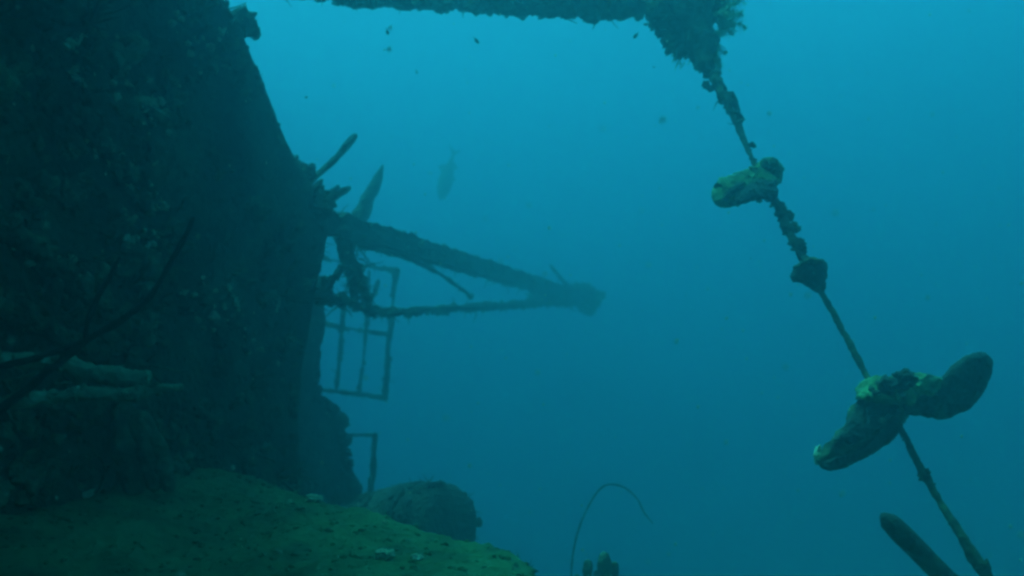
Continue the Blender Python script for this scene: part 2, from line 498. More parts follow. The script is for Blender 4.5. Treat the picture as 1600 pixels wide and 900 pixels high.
# small crust on the plating
rg = np.random.default_rng(11)
mb, mp = MB(), MB()
for k in range(1500):
    px, py = rg.uniform(-30, 500), rg.uniform(-30, 790)
    p = on_hull(px, py); u = U @ (p[:2] - A)
    if u > np.interp(p[2], SU[:, 0], SU[:, 1]) - .04: continue
    c = hull_pt(u, p[2]); den = bil(HU, HZ, HD, u, p[2])
    if den < rg.uniform(-.15, .35): continue
    nrm = unit(N3 + rg.normal(size=3) * .5 + np.array([0, 0, .3]))
    t_ = rg.random()
    tgt = mp if (t_ > .96) else mb
    s_ = rg.uniform(.15, 1) ** 2.2 * .06 * (0.5 if tgt is mp else 1) + .006
    q = rg.random()
    if q < .62: lump(tgt, c, s_, nrm, (1, rg.uniform(.5, 1), rg.uniform(.4, 1.1)), s_ < .025, rg)
    elif q < .8:
        for b_ in range(4): strand(tgt, c, nrm + rg.normal(size=3) * .5, s_ * rg.uniform(2, 4), s_ * .16, rg, 4, 6, .5)
    else:
        tube(tgt, [[*(c - nrm * .01), s_ * .4], [*(c + nrm * s_), s_ * .5], [*(c + nrm * s_ * 1.7 + np.array([0, 0, s_ * .6])), s_ * .45]], 6, 8, .3, 30)
for k in range(130):                                              # rim fringe
    z = rg.uniform(-1.6, 2.0); u = np.interp(z, SU[:, 0], SU[:, 1]) - abs(rg.normal()) * .03 - .02
    c = np.array([A[0] + U[0] * (u - .01), A[1] + U[1] * (u - .01), z]) - N3 * rg.uniform(.02, .06)
    d = unit(np.array([U[0], U[1], .5]) + rg.normal(size=3) * .5)
    if rg.random() < .85: lump(mb, c, rg.uniform(.014, .03), d, (1, .8, .7), False, rg)
    else: strand(mb, c, d, rg.uniform(.02, .05), .003, rg, 4, 6, .5)
for px, py, r in ((40, 320, .06), (205, 250, .05), (300, 450, .05), (345, 505, .06), (365, 420, .045), (190, 530, .07), (330, 560, .05), (90, 200, .06), (260, 150, .07), (340, 260, .06), (400, 330, .06), (240, 400, .05), (410, 470, .05), (120, 300, .05), (310, 90, .07), (20, 480, .06), (60, 90, .05), (440, 380, .05), (380, 620, .06), (290, 660, .06)):
    for q in range(3): blob(mb, hull_px(px + rg.normal() * 14, py + rg.normal() * 14) + N3 * .005, (r * rg.uniform(.4, 1), r * .5, r * rg.uniform(.4, .9)), 3, .5, 2.4, int(px + q))
# clustered growth along streaks, partly pale to put their lit look into colour
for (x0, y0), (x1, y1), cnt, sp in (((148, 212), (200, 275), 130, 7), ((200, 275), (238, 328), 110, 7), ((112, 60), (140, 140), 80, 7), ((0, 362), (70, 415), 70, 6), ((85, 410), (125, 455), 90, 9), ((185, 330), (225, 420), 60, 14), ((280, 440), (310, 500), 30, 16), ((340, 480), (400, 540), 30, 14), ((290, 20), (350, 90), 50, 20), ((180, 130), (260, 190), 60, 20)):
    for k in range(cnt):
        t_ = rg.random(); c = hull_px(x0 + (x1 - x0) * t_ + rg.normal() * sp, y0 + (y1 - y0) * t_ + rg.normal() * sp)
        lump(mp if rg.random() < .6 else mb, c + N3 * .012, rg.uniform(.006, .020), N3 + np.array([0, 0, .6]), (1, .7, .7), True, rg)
tag(mb.build('crust', M_crust, hull), 'dark knobbly crust of sponge and algae', kind='stuff')
tag(mp.build('pale_crust', M_pale, hull), 'scattered pale specks of crust, also lightening the lit streaks', kind='stuff')

# collapsed plating low behind the hull, far in the haze
wp = thing('collapsed_plating', at(500, 800, 6.0), 'hazy ragged wreck plating showing behind the lower hull edge', 'wreckage')
mb = MB()
pillow(mb, [(400, 420), (480, 424), (504, 440), (506, 500), (500, 560), (502, 615), (526, 640), (546, 662), (536, 700), (552, 740), (574, 790), (560, 870), (470, 900), (400, 860)], 6.6, .3, 71, (.25, 0), .10, edge=5, M=200, centre=(450, 680))
mb.build('plating', M_steel, wp)
mb = MB()
for k in range(120):
    t_ = rg.random(); e_ = spline([(503, 440, 0), (500, 560, 0), (502, 615, 0), (540, 662, 0), (550, 740, 0), (570, 790, 0)], 30)[rg.integers(30)]
    lump(mb, at(e_[0] - rg.uniform(0, 14), e_[1] + rg.normal() * 4, 6.6 + rg.normal() * .06), rg.uniform(.012, .035), None, (1, .8, .7), False, rg)
tag(mb.build('crust', M_steel, wp), 'dark crust on the far plating', kind='stuff')
lr = thing('bent_rail', at(580, 775, 7.0), 'thin broken rail standing above the ledge below the railing', 'rail')
mb = MB(); tube(mb, [[*at(586, 678, 7.0), .018], [*at(583, 720, 7.0), .02], [*at(578, 790, 7.0), .024]], 24, 8, .4, 20, 3); mb.build('post', M_steel, lr)
mb = MB(); tube(mb, [[*at(500, 684, 7.1), .014], [*at(545, 680, 7.05), .012], [*at(588, 680, 7.0), .012]], 24, 8, .4, 20, 4); mb.build('rail', M_steel, lr)

# ------------------------------------------------------------------ boom reaching out of the hull
rg = np.random.default_rng(23)
def P4(px, py, d, r): return [*at(px, py, d), r]
boom = thing('cargo_boom', at(520, 355, 5.2), 'long tapering boom jutting right from the hull into blue water', 'boom')
def bd(px): return 1 / float(np.interp(px, [400, 500, 905, 950], [1 / 4.7, 1 / 5.5, 1 / 11.0, 1 / 12.4]))
def Bq(px, py, rpx, dd=0.0): d = bd(px) + dd; return [*at(px, py, d), rpx * d / F]
# main girder: a flanged girder, deep in section
n = 140; V = []
gp = spline([Bq(470, 334, 19), Bq(915, 468, 9.2)], n)
ax = unit(gp[-1, :3] - gp[0, :3]); sd = unit(np.cross(ax, (0, 0, 1))); up = np.cross(sd, ax)
prof = [(-1, -1), (-.35, -1), (.35, -1), (1, -1), (1, -.8), (.55, -.72), (.55, 0), (.55, .72), (1, .8), (1, 1), (.35, 1), (-.35, 1), (-1, 1), (-1, .8), (-.55, .72), (-.55, 0), (-.55, -.72), (-1, -.8)]
for k in range(n):
    for a, b in prof: V.append(gp[k, :3] + sd * a * gp[k, 3] * .75 + up * b * gp[k, 3])
V = np.array(V); V += 0.022 * np.stack([fbm(V, 9, 4, 60 + q, .7) for q in range(3)], 1)
V[:, 2] += 0.02 * fbm(V, 22, 2, 70)
m_ = len(prof); i = np.arange(n - 1)[:, None] * m_; j = np.arange(m_)[None, :]; j2 = (j + 1) % m_
mb = MB(); mb.add(V, None, np.stack([i + j, i + j2, i + m_ + j2, i + m_ + j], -1).reshape(-1, 4)); mb.build('girder', M_steel, boom)
LS = [Bq(572, 488, 5.5), Bq(650, 485, 5.5), Bq(760, 479, 6.5), Bq(830, 474, 5.5), Bq(895, 468, 9)]
mb = MB(); tube(mb, LS, 90, 10, .5, 10, 8); mb.build('lower_strut', M_steel, boom)
SR = [Bq(560, 385, 3.5), Bq(600, 394, 3.2), Bq(650, 409, 3.5), Bq(695, 433, 3.8), Bq(736, 463, 4)]
mb = MB(); tube(mb, SR, 60, 8, .5, 12, 9); mb.build('stay_rod', M_steel, boom)
BR = ([(536, 362, 16), (545, 400, 10), (551, 440, 8), (554, 470, 7)], [(541, 412, 5), (522, 435, 5), (498, 458, 5.5)],
      [(549, 400, 6), (564, 440, 6), (578, 488, 6.5)], [(490, 465, 5), (535, 469, 6), (580, 485, 5)])
for pts in BR:
    mb = MB(); tube(mb, [Bq(*p, -.2) for p in pts], 40, 9, .5, 10, 12); mb.build('brace', M_steel, boom)
mb = MB(); tube(mb, [Bq(860, 415, 2), Bq(872, 430, 3), Bq(893, 453, 4.5)], 20, 8, .35, 16, 13); mb.build('pin', M_steel, boom)
# the head of the boom, ragged with growth
mb = MB(); dh = 11.0
for px, py, rx, ry in ((880, 463, 26, 13), (908, 462, 18, 14), (927, 464, 11, 9), (917, 478, 12, 9), (900, 452, 8, 8), (938, 461, 6, 6), (845, 463, 16, 9), (922, 487, 6, 5), (911, 449, 6, 6), (930, 474, 8, 6)):
    blob(mb, at(px, py, dh + rg.uniform(-.1, .1)), (rx * dh / F, .07, ry * dh / F), 4, .6, 2.8, int(px))
for k in range(130):
    a = rg.uniform(0, 6.28); c = at(905 + 34 * math.cos(a) * rg.uniform(.4, 1.1), 466 + 19 * math.sin(a) * rg.uniform(.4, 1.15), dh + rg.uniform(-.12, .12))
    if rg.random() < .7: lump(mb, c, rg.uniform(.012, .035), None, (1, .7, .6), False, rg)
    else: strand(mb, c, (math.cos(a), 0, -math.sin(a)), rg.uniform(.04, .10), .007, rg, 4, 6, .5)
mb.build('head', M_growth, boom)
mb = MB()
under = gp[::20, :3] - up * gp[::20, 3][:, None] * .8; over = gp[::20, :3] + up * gp[::20, 3][:, None] * .95
encrust_line(mb, under, .012, 260, .022, rg, (0, 0, -1), tuft=.35)
encrust_line(mb, over, .006, 110, .016, rg, (0, 0, 1), tuft=.15)
encrust_line(mb, gp[::20, :3], .07, 260, .024, rg, (0, -1, 0), tuft=.15)
encrust_line(mb, np.array(LS)[:, :3], .03, 200, .022, rg, (0, 0, -.6), tuft=.3)
encrust_line(mb, np.array(SR)[:, :3], .012, 60, .012, rg, tuft=.25)
for pts in BR: encrust_line(mb, [np.array(Bq(*p, -.2))[:3] for p in pts], .03, 40, .022, rg, tuft=.3)
for k in range(46):
    px, py = rg.uniform(508, 590), rg.uniform(385, 485)
    if abs(py - (470 + (px - 540) * .2)) > 22 and abs(px - (545 + (py - 400) * .15)) > 16: continue
    strand(mb, np.array(Bq(px, py, 1))[:3], rg.normal(size=3) * [1, .3, 1], rg.uniform(.08, .22), .007, rg, 5, 9, .45)
tag(mb.build('crust', M_growth, boom), 'shaggy crust hanging under the boom', kind='stuff')

# railing hanging below the boom
RD = 8.2
rl = thing('ladder_railing', at(560, 622, RD), 'hanging ladder-like railing of thin bars under the boom', 'railing')
for nm, pts in (('post', [(619, 420, 3.6), (614, 470, 3.4), (607, 540, 3.2), (601, 622, 3.4)]),
                ('post', [(577, 424, 2.0), (574, 470, 2.0), (571, 522, 2.3), (567, 570, 1.9), (561, 618, 2.0)]),
                ('post', [(545, 430, 2.0), (538, 478, 2.4), (533, 530, 2.0), (531, 562, 2.0), (525, 608, 2.0)]),
                ('rail', [(495, 402, 2.4), (560, 414, 2.6), (621, 424, 3)]),
                ('rail', [(480, 502, 2.4), (550, 514, 2.8), (608, 523, 2.4)]),
                ('rail', [(480, 607, 2.2), (550, 615, 2.4), (604, 622, 2.8)]),
                ('hook', [(589, 440, 1.6), (587, 452, 1.9), (584, 464, 1.6)])):
    mb = MB(); tube(mb, [P4(x, y, RD, 1.3 * r * RD / F) for x, y, r in pts], 60, 8, .7, 8, len(pts) + int(pts[0][0]))
    encrust_line(mb, [at(x, y, RD) for x, y, r in pts], .014, 34, .017, rg, tuft=.25)
    mb.build(nm, M_steel, rl)

# things growing on the hull's shoulder above the boom
def stalk(name, label, cat, pts, mat, rough=.3, n=40, seg=12, freq=14, seed=1, crust=0, csize=.02, group=None):
    mb = MB(); tube(mb, [P4(*p) for p in pts], n, seg, rough, freq, seed)
    if crust: encrust_line(mb, [at(*p[:3]) for p in pts[:-2]], pts[-3][3] * .8, crust, csize, rg, tuft=.1)
    return tag(mb.build(name, mat), label, cat, group)
stalk('tube_sponge', 'slender upright sponge tube leaning right from the hull shoulder', 'sponge', [(470, 298, 5.2, .026), (492, 277, 5.2, .016), (525, 247, 5.2, .018), (546, 222, 5.2, .021), (556, 211, 5.2, .014)], M_sponge, .15, seed=5)
stalk('tube_sponge', 'stubby pair-like sponge finger low on the hull shoulder, beside boom root', 'sponge', [(495, 326, 5.2, .04), (520, 309, 5.2, .026), (538, 298, 5.2, .018), (547, 293, 5.2, .011)], M_sponge, seed=6, crust=8, csize=.01)
stalk('tube_sponge', 'shortest sponge finger at the hull edge above boom root', 'sponge', [(494, 318, 5.2, .03), (512, 304, 5.2, .02), (529, 291, 5.2, .012)], M_sponge, seed=9)
stalk('ragged_sponge', 'broad ragged sponge blade standing on top of the boom', 'sponge', [(558, 350, 6.6, .045), (568, 325, 6.6, .05), (582, 295, 6.6, .046), (592, 275, 6.6, .026), (598, 258, 6.6, .006)], M_growth, .35, seed=7, crust=26, csize=.012)
mb = MB()
for px, py, r in ((468, 268, .045), (480, 272, .035), (487, 262, .018), (484, 306, .07), (500, 322, .06), (458, 256, .035)):
    blob(mb, at(px, py, 5.0), (r, r, r), 4, .45, 3, int(px))
tag(mb.build('crust_clump', M_growth), 'knobbly crust clump on the hull shoulder at the slender sponge\'s foot', 'sponge')
mb = MB()
q = on_hull(372, 35); dd = q[1]
blob(mb, at(374, 36, dd + .05), (.075, .09, .06), 4, .3, 2.2, 31); blob(mb, at(396, 50, dd + .05), (.030, .05, .028), 3, .3, 2.4, 32)
tag(mb.build('boulder_sponge', M_crust), 'rounded lump sticking out of the hull edge near the top', 'sponge')

# ------------------------------------------------------------------ overhead beam and its ragged end
rg = np.random.default_rng(31)
bm_ = thing('overhead_beam', at(1080, 20, 4.2), 'encrusted beam crossing the top edge above open water', 'beam')
beam = [(430, -45, 4.9, .12), (520, -31, 4.8, .11), (640, -24, 4.7, .105), (760, -17, 4.6, .10), (880, -14, 4.45, .10), (970, -16, 4.35, .105), (1030, -14, 4.25, .12), (1090, -10, 4.2, .14)]
mb = MB(); tube(mb, [P4(*p) for p in beam], 200, 20, .22, 9, 14); mb.build('beam', M_steel, bm_)
mb = MB(); mg = MB()
bl = [at(*p[:3]) for p in beam]
encrust_line(mb, bl, .095, 420, .034, rg, (0, -.3, -1.2))
encrust_line(mb, bl, .095, 160, .03, rg, (0, 0, -1.2), tuft=.5)
encrust_line(mg, bl, .10, 160, .02, rg, (0, -1.0, .2), tuft=.2)
for px, py, r in ((548, -1, .03), (605, 2, .03), (660, 6, .03), (700, 8, .035), (742, 12, .03), (808, 16, .035), (856, 20, .04), (880, 20, .03), (926, 22, .045), (958, 18, .05), (968, 14, .035)):
    blob(mb, at(px, py - 4, 4.5), (r * 1.3, r, r * .9), 3, .4, 3, int(px))
tag(mb.build('crust', M_growth, bm_), 'dark knobs hanging under the beam', kind='stuff')
tag(mg.build('green_crust', M_green, bm_), 'green specks on the beam', kind='stuff')
# corner mass where the rope is made fast
mb = MB()
tube(mb, [P4(1050, -30, 4.2, .15), P4(1072, 20, 4.15, .125), P4(1088, 55, 4.1, .085), P4(1100, 85, 4.05, .045), P4(1104, 105, 4.0, .028)], 60, 22, .5, 8, 17)
for px, py, r in ((1040, 48, .035), (1045, 64, .025), (1058, 66, .05), (1030, 22, .05), (1112, 10, .06), (1094, 102, .022), (1075, 80, .025)):
    blob(mb, at(px, py, 4.1 + rg.uniform(-.06, .06)), (r, r, r * 1.2), 3, .45, 3, int(px) + 5)
mb.build('corner_bracket', M_growth, bm_)
mb = MB()
for bx, by, dx, dz, ln in ((1112, -20, .9, .5, .16), (1118, 0, 1, .35, .13), (1122, 8, 1, .0, .12), (1116, 22, .9, -.3, .13), (1122, 30, .7, -.5, .09), (1108, 52, .6, -.7, .10), (1112, 66, .5, -.9, .09), (1110, 80, .7, -.8, .07), (1120, -10, .6, .9, .12), (1130, 10, .9, .5, .09), (1128, -6, 1, .2, .14), (1124, 14, 1, .15, .12), (1132, 24, .9, -.3, .10), (1126, 40, .5, -1, .06), (1114, 92, .4, -.9, .06)):
    for rep_ in range(3):
        S_ = strand(mb, at(bx + rg.normal() * 3, by + rg.normal() * 4, 4.1 + rg.normal() * .03), (dx, rg.normal() * .4, dz + rg.normal() * .3), ln * rg.uniform(.7, 1.15), .0045, rg, 4, 10, .45)
        for b_ in S_[1:]:
            for q_ in range(9):
                c_ = b_ + rg.normal(size=3) * .006
                S2 = strand(mb, c_, rg.normal(size=3) + np.array([.3, 0, .1]), rg.uniform(.008, .03), .0013, rg, 3, 4, .5)
            if rg.random() < .5: lump(mb, b_ + rg.normal(size=3) * .006, rg.uniform(.004, .010), None, (1, .8, .7), True, rg)
for k in range(60):
    base = at(rg.uniform(1050, 1100), rg.uniform(60, 100), 4.08); strand(mb, base, (-.5, 0, -1), rg.uniform(.015, .04), .003, rg, 4, 5, .5)
tag(mb.build('hydroid_tuft', M_tuft, bm_), 'feathery green tuft fringing the beam corner', kind='stuff')

# ------------------------------------------------------------------ the rope
rp = [(1098, 88, 4.03, .026), (1108, 112, 4.0, .024), (1122, 132, 3.95, .026), (1135, 158, 3.9, .022), (1150, 190, 3.85, .017), (1164, 222, 3.8, .015), (1182, 262, 3.72, .015), (1206, 308, 3.65, .017), (1222, 338, 3.6, .02), (1240, 378, 3.55, .018), (1262, 420, 3.48, .016), (1285, 460, 3.4, .014), (1308, 500, 3.35, .016), (1334, 548, 3.28, .017), (1360, 598, 3.2, .017), (1408, 672, 3.1, .013), (1428, 712, 3.05, .016), (1448, 748, 3.0, .018), (1470, 786, 2.95, .016), (1498, 830, 2.9, .019), (1520, 868, 2.87, .024), (1545, 905, 2.84, .022), (1600, 1000, 2.8, .022), (1750, 1260, 2.75, .02), (1890, 1500, 2.7, .02)]
rope = thing('mooring_rope', at(1600, 1000, 2.8), 'encrusted rope running diagonally down the right side', 'rope')
rp = [(a, b, c, r * (.92 if k < 5 else .74)) for k, (a, b, c, r) in enumerate(rp)]
mb = MB(); tube(mb, [P4(*p) for p in rp], 420, 10, .4, 22, 19, flat=.9); mb.build('strand', M_rope, rope)
mb = MB()
L = [at(*p[:3]) for p in rp]
encrust_line(mb, L[0:5], .018, 90, .012, rg, (.6, 0, .2), tuft=.2)
encrust_line(mb, L[4:8], .009, 40, .007, rg, (.6, 0, .2), tuft=.2)
encrust_line(mb, L[7:11], .013, 90, .011, rg, (.5, 0, .1), tuft=.1)
encrust_line(mb, L[11:16], .009, 50, .004, rg, small=True)
encrust_line(mb, L[15:22], .010, 60, .006, rg, small=True)
tube(mb, [P4(1138, 148, 3.9, .022), P4(1148, 162, 3.9, .016), P4(1153, 176, 3.9, .012), P4(1155, 186, 3.9, .017)], 16, 8, .5, 22, 3)
for px, py, d, r in ((1155, 184, 3.9, .014), (1174, 226, 3.8, .010), (1178, 228, 3.8, .008), (1103, 132, 3.95, .014), (1110, 138, 3.95, .013), (1240, 356, 3.57, .02), (1250, 380, 3.54, .018), (1253, 390, 3.53, .016), (1232, 338, 3.6, .018), (1216, 334, 3.6, .012), (1443, 742, 3.0, .016), (1535, 885, 2.85, .02)):
    blob(mb, at(px, py, d), (r, r, r), 3, .45, 3, int(px + py))
tag(mb.build('crust', M_rope, rope), 'small knobs crusting the rope', kind='stuff')

# ------------------------------------------------------------------ sponges threaded on the rope
def lobe(mb, mid, widths, thick, nrm, seed, cup=.0, ribs=0.0, rib_n=4, ns=40, nt=26, rough=.012, freq=16):
    """a leaf-shaped plate with a rounded rim: mid = points along its axis, widths = half width along it"""
    C = spline(mid, ns)[:, :3]; T = np.gradient(C, axis=0); T /= np.linalg.norm(T, axis=1)[:, None]
    w = np.interp(np.linspace(0, 1, ns), np.linspace(0, 1, len(widths)), widths)
    w = np.convolve(np.pad(w, 2, 'edge'), np.ones(5) / 5, 'valid')
    nrm = unit(nrm); Bn = np.cross(T, nrm); Bn /= np.linalg.norm(Bn, axis=1)[:, None]; Nr = np.cross(Bn, T)
    a = np.linspace(0, 2 * np.pi, nt * 2, endpoint=False)
    ca, sa = np.cos(a), np.sin(a)
    prof = np.sign(sa) * np.abs(sa) ** .6
    s_ = np.linspace(0, 1, ns)
    V = C[:, None] + Bn[:, None] * (w[:, None] * ca[None])[:, :, None]
    th = thick * np.minimum(1, w / (thick * 1.2))
    off = th[:, None] * prof[None] - cup * (1 - ca[None] ** 2) * (w[:, None] / max(widths))
    off = off + ribs * np.sin(ca[None] * rib_n * np.pi + 2 * s_[:, None]) * (np.abs(ca[None]) < .97)
    V = V + Nr[:, None] * off[:, :, None]
    V = V.reshape(-1, 3)
    V = V + rough * np.stack([fbm(V, freq, 4, seed + q) for q in range(3)], 1)
    m2 = nt * 2; i = np.arange(ns - 1)[:, None] * m2; j = np.arange(m2)[None, :]; j2 = (j + 1) % m2
    Tn = []; V = list(V) + [C[0] - T[0] * .004, C[-1] + T[-1] * .004]
    for q in range(m2):
        Tn.append((ns * m2, q, (q + 1) % m2)); Tn.append((ns * m2 + 1, (ns - 1) * m2 + (q + 1) % m2, (ns - 1) * m2 + q))
    mb.add(np.array(V), Tn, np.stack([i + j2, i + j, i + m2 + j, i + m2 + j2], -1).reshape(-1, 4))
    return mb

# upper one: a shell-like lobe pointing left
s1 = thing('lobed_sponge', at(1200, 290, 3.68), 'upper shell-shaped sponge lobe on the rope, pointing left', 'sponge')
mb = MB(); pillow(mb, [(1111, 302), (1117, 286), (1132, 276), (1150, 269), (1172, 266), (1196, 266), (1212, 276), (1214, 296), (1206, 311), (1188, 307), (1168, 314), (1150, 323), (1130, 324), (1115, 314)], 3.66, .045, 3, (-.04, -.05), .22); l1 = mb.build('lobe', M_green2, s1)
mb = MB(); pillow(mb, [(1146, 312), (1160, 294), (1176, 281), (1196, 276), (1212, 282), (1214, 298), (1206, 314), (1186, 309), (1166, 317), (1150, 320)], 3.615, .035, 6, (.0, -.10), .2); mb.build('fold', M_lobe, l1)
mb = MB(); pillow(mb, [(1128, 312), (1136, 298), (1150, 288), (1164, 284), (1160, 294), (1146, 304), (1136, 314)], 3.615, .014, 9, (0, 0), .2); mb.build('fold', M_lobe, l1)
mb = MB()
tube(mb, [P4(1186, 268, 3.68, .022), P4(1190, 256, 3.68, .018), P4(1202, 251, 3.68, .017), P4(1214, 257, 3.68, .017), P4(1219, 270, 3.68, .016), P4(1214, 284, 3.68, .020)], 50, 12, .55, 16, 6)
blob(mb, at(1203, 268, 3.69), (.036, .03, .034), 4, .4, 2.4, 77)
for px, py, r in ((1196, 254, .016), (1209, 252, .013), (1218, 264, .014), (1186, 312, .012), (1178, 270, .022)):
    blob(mb, at(px, py, 3.66), (r, r, r * .9), 3, .5, 2.6, int(px))
mb.build('knob', M_green2, l1)

# middle one: a dark cone
s2 = thing('cone_sponge', at(1288, 456, 3.42), 'small dark cone-shaped sponge midway on the rope', 'sponge')
mb = MB(); pillow(mb, [(1233, 430), (1238, 420), (1250, 412), (1264, 406), (1280, 405), (1291, 409), (1292, 424), (1290, 442), (1287, 457), (1278, 457), (1264, 449), (1246, 441), (1236, 438)], 3.45, .055, 41, (0, 0), .12); l2 = mb.build('cup', M_lobe, s2)
mb = MB(); pillow(mb, [(1240, 418), (1254, 408), (1270, 403), (1288, 406), (1284, 412), (1264, 413), (1248, 420)], 3.42, .028, 45, (0, .3), .2); mb.build('rim', M_growth, l2)

# lower one: the big two-lobed sponge
s3 = thing('lobed_sponge', at(1390, 640, 3.15), 'largest sponge on the rope, two long lobes like wings', 'sponge')
mb = MB(); pillow(mb, [(1412, 664), (1392, 690), (1352, 715), (1312, 733), (1288, 735), (1278, 722), (1284, 703), (1302, 680), (1322, 662), (1330, 640), (1344, 612), (1358, 594), (1384, 590), (1420, 600), (1430, 630)], 3.10, .055, 5, (.10, -.06), .16, centre=(1352, 668)); l3 = mb.build('lobe', M_sponge, s3)  # paler than rim and fold: the recess's overhead light put into colour
mb = MB(); pillow(mb, [(1412, 662), (1396, 688), (1354, 714), (1314, 732), (1288, 735), (1281, 726), (1300, 718), (1338, 702), (1372, 676), (1398, 650)], 3.035, .028, 8, (.14, 0), .12, centre=(1345, 706)); mb.build('rim', M_lobe, l3)
mb = MB(); pillow(mb, [(1300, 690), (1318, 668), (1332, 645), (1340, 625), (1372, 618), (1408, 632), (1396, 654), (1366, 676), (1340, 690), (1318, 694)], 3.045, .040, 10, (.10, -.12), .2); mb.build('fold', M_lobe, l3)
mb = MB(); pillow(mb, [(1405, 655), (1422, 648), (1446, 651), (1470, 655), (1496, 648), (1524, 630), (1544, 603), (1552, 572), (1546, 555), (1530, 549), (1508, 556), (1486, 572), (1470, 594), (1456, 612), (1430, 622), (1408, 634)], 3.12, .040, 12, (-.03, .05), .10, centre=(1482, 612), edge=.8); mb.build('lobe', M_lobe, s3)
mb = MB(); pillow(mb, [(1340, 620), (1350, 598), (1368, 588), (1392, 592), (1420, 588), (1448, 588), (1470, 590), (1468, 604), (1446, 618), (1420, 634), (1392, 636), (1362, 628)], 3.09, .06, 14, (0, -.2), .3, edge=2.0); l4 = mb.build('core', M_green2, s3)
for px, py, r in ((1413, 593, 15), (1386, 606, 16), (1402, 616, 11), (1364, 612, 9)):
    mb = MB(); blob(mb, at(px, py, 3.04), (r * 3.04 / F, .03, r * .9 * 3.04 / F), 4, .35, 2.2, int(px)); mb.build('knob', M_lobe, l4)
mb = MB(); blob(mb, at(1278, 711, 3.06), (.012, .016, .030), 3, .3, 2, 3); mb.build('tip', M_pale, l3)

# ------------------------------------------------------------------ other growth
stalk('tube_sponge', 'thick smooth sponge tube rising from the bottom right corner', 'sponge', [(1379, 805, 2.7, .011), (1382, 808, 2.7, .020), (1388, 814, 2.7, .0265), (1402, 828, 2.7, .029), (1440, 866, 2.7, .030), (1490, 915, 2.72, .031), (1600, 1020, 2.8, .034), (1760, 1180, 2.9, .036), (1960, 1400, 3.0, .04), (2030, 1480, 3.0, .04)], M_lobe, .10, 90, 18, 9, 4)
stalk('sea_whip', 'thin arching sea whip near the bottom centre', 'sea whip', [(900, 1020, 5.3, .006), (893, 960, 5.3, .006), (893, 890, 5.3, .005), (900, 842, 5.3, .005), (915, 800, 5.3, .005), (934, 768, 5.3, .0046), (952, 757, 5.3, .0046), (976, 762, 5.3, .0046), (996, 780, 5.3, .0042), (1006, 800, 5.3, .004), (1020, 818, 5.3, .002)], M_lobe, .25, 160, 7, 30, 5)
fs = thing('finger_sponge', at(940, 1080, 4.4), 'cluster of stubby sponge fingers at the bottom centre', 'sponge')
for pts in ([(925, 1060, 4.4, .05), (918, 930, 4.4, .024), (919, 890, 4.4, .022), (919, 877, 4.4, .016)],
            [(940, 1070, 4.4, .06), (943, 930, 4.4, .034), (944, 880, 4.38, .032), (943, 866, 4.38, .022)],
            [(950, 1070, 4.4, .05), (960, 940, 4.42, .022), (961, 895, 4.42, .02), (960, 880, 4.42, .014)],
            [(912, 1060, 4.4, .04), (903, 940, 4.42, .014), (902, 905, 4.42, .012), (902, 898, 4.42, .008)],
            [(945, 1065, 4.4, .04), (930, 940, 4.45, .02), (931, 905, 4.45, .018), (931, 893, 4.45, .01)]):
    mb = MB(); tube(mb, [P4(*p) for p in pts], 50, 12, .3, 18, int(pts[2][0])); mb.build('finger', M_growth, fs)

wh = thing('branched_sea_whip', at(-60, 640, 2.5), 'dark forked sea whip curving up across the hull', 'sea whip')
for pts in ([(-80, 690, 2.45, .014), (0, 640, 2.45, .009), (70, 585, 2.45, .008), (135, 532, 2.5, .0075), (190, 500, 2.5, .007), (235, 462, 2.5, .006), (270, 405, 2.5, .0052), (290, 368, 2.5, .005), (302, 340, 2.5, .0035)],
            [(133, 534, 2.5, .006), (137, 505, 2.5, .006), (150, 470, 2.52, .0055), (170, 435, 2.55, .005), (188, 402, 2.58, .0035)],
            [(-60, 588, 2.4, .007), (20, 568, 2.42, .007), (60, 558, 2.45, .007), (100, 545, 2.48, .007), (138, 530, 2.5, .006)]):
    mb = MB(); tube(mb, [P4(p[0], p[1], p[2], p[3] * 1.35) for p in pts], 90, 8, .25, 30, 5); mb.build('branch', M_whip, wh)

def open_tube(name, label, pts, mat, seed):
    t = thing(name, at(*pts[0][:3]), label, 'sponge')
    mb = MB(); S = [P4(*p) for p in pts]; e = np.array(S[-1]); pv = np.array(S[-2]); d = unit(e[:3] - pv[:3])
    tube(mb, S + [[*(e[:3] - d * .004), e[3] * .72], [*(e[:3] - d * .05), e[3] * .6]], 90, 16, .3, 16, seed, cap=False)
    encrust_line(mb, [at(*p[:3]) for p in pts], pts[1][3] * .95, 60, .01, rg, (0, 0, .8), small=True)
    mb.build('tube', mat, t)
    return t
open_tube('tube_sponge', 'upper of two thick sponge tubes pointing right from the left edge', [(-80, 556, 2.7, .022), (0, 562, 2.7, .022), (60, 566, 2.75, .02), (105, 573, 2.8, .024), (160, 586, 2.85, .026), (215, 592, 2.9, .028), (231, 594, 2.9, .027)], M_tube, 3)
open_tube('tube_sponge', 'lower, thinner and longer of the two sponge tubes at the left edge', [(-60, 655, 2.7, .02), (20, 628, 2.7, .02), (80, 621, 2.75, .02), (140, 615, 2.8, .019), (200, 617, 2.85, .018), (250, 608, 2.9, .017), (284, 606, 2.95, .015)], M_tube, 5)
hd = float(on_hull(230, 720)[1]) - .22
ck = thing('drooping_sponge', at(228, 775, hd), 'dark drooping lobed sponge hanging down onto the ledge', 'sponge')
for pts in ([(190, 640, .036), (200, 690, .046), (207, 735, .046), (212, 768, .030)], [(215, 650, .036), (230, 700, .042), (238, 735, .036), (240, 762, .026)], [(222, 655, .032), (246, 712, .038), (258, 748, .032), (266, 766, .018)]):
    mb = MB(); tube(mb, [P4(x, y, hd, r) for x, y, r in pts], 40, 16, .4, 8, int(pts[0][0])); mb.build('lobe', M_growth, ck)

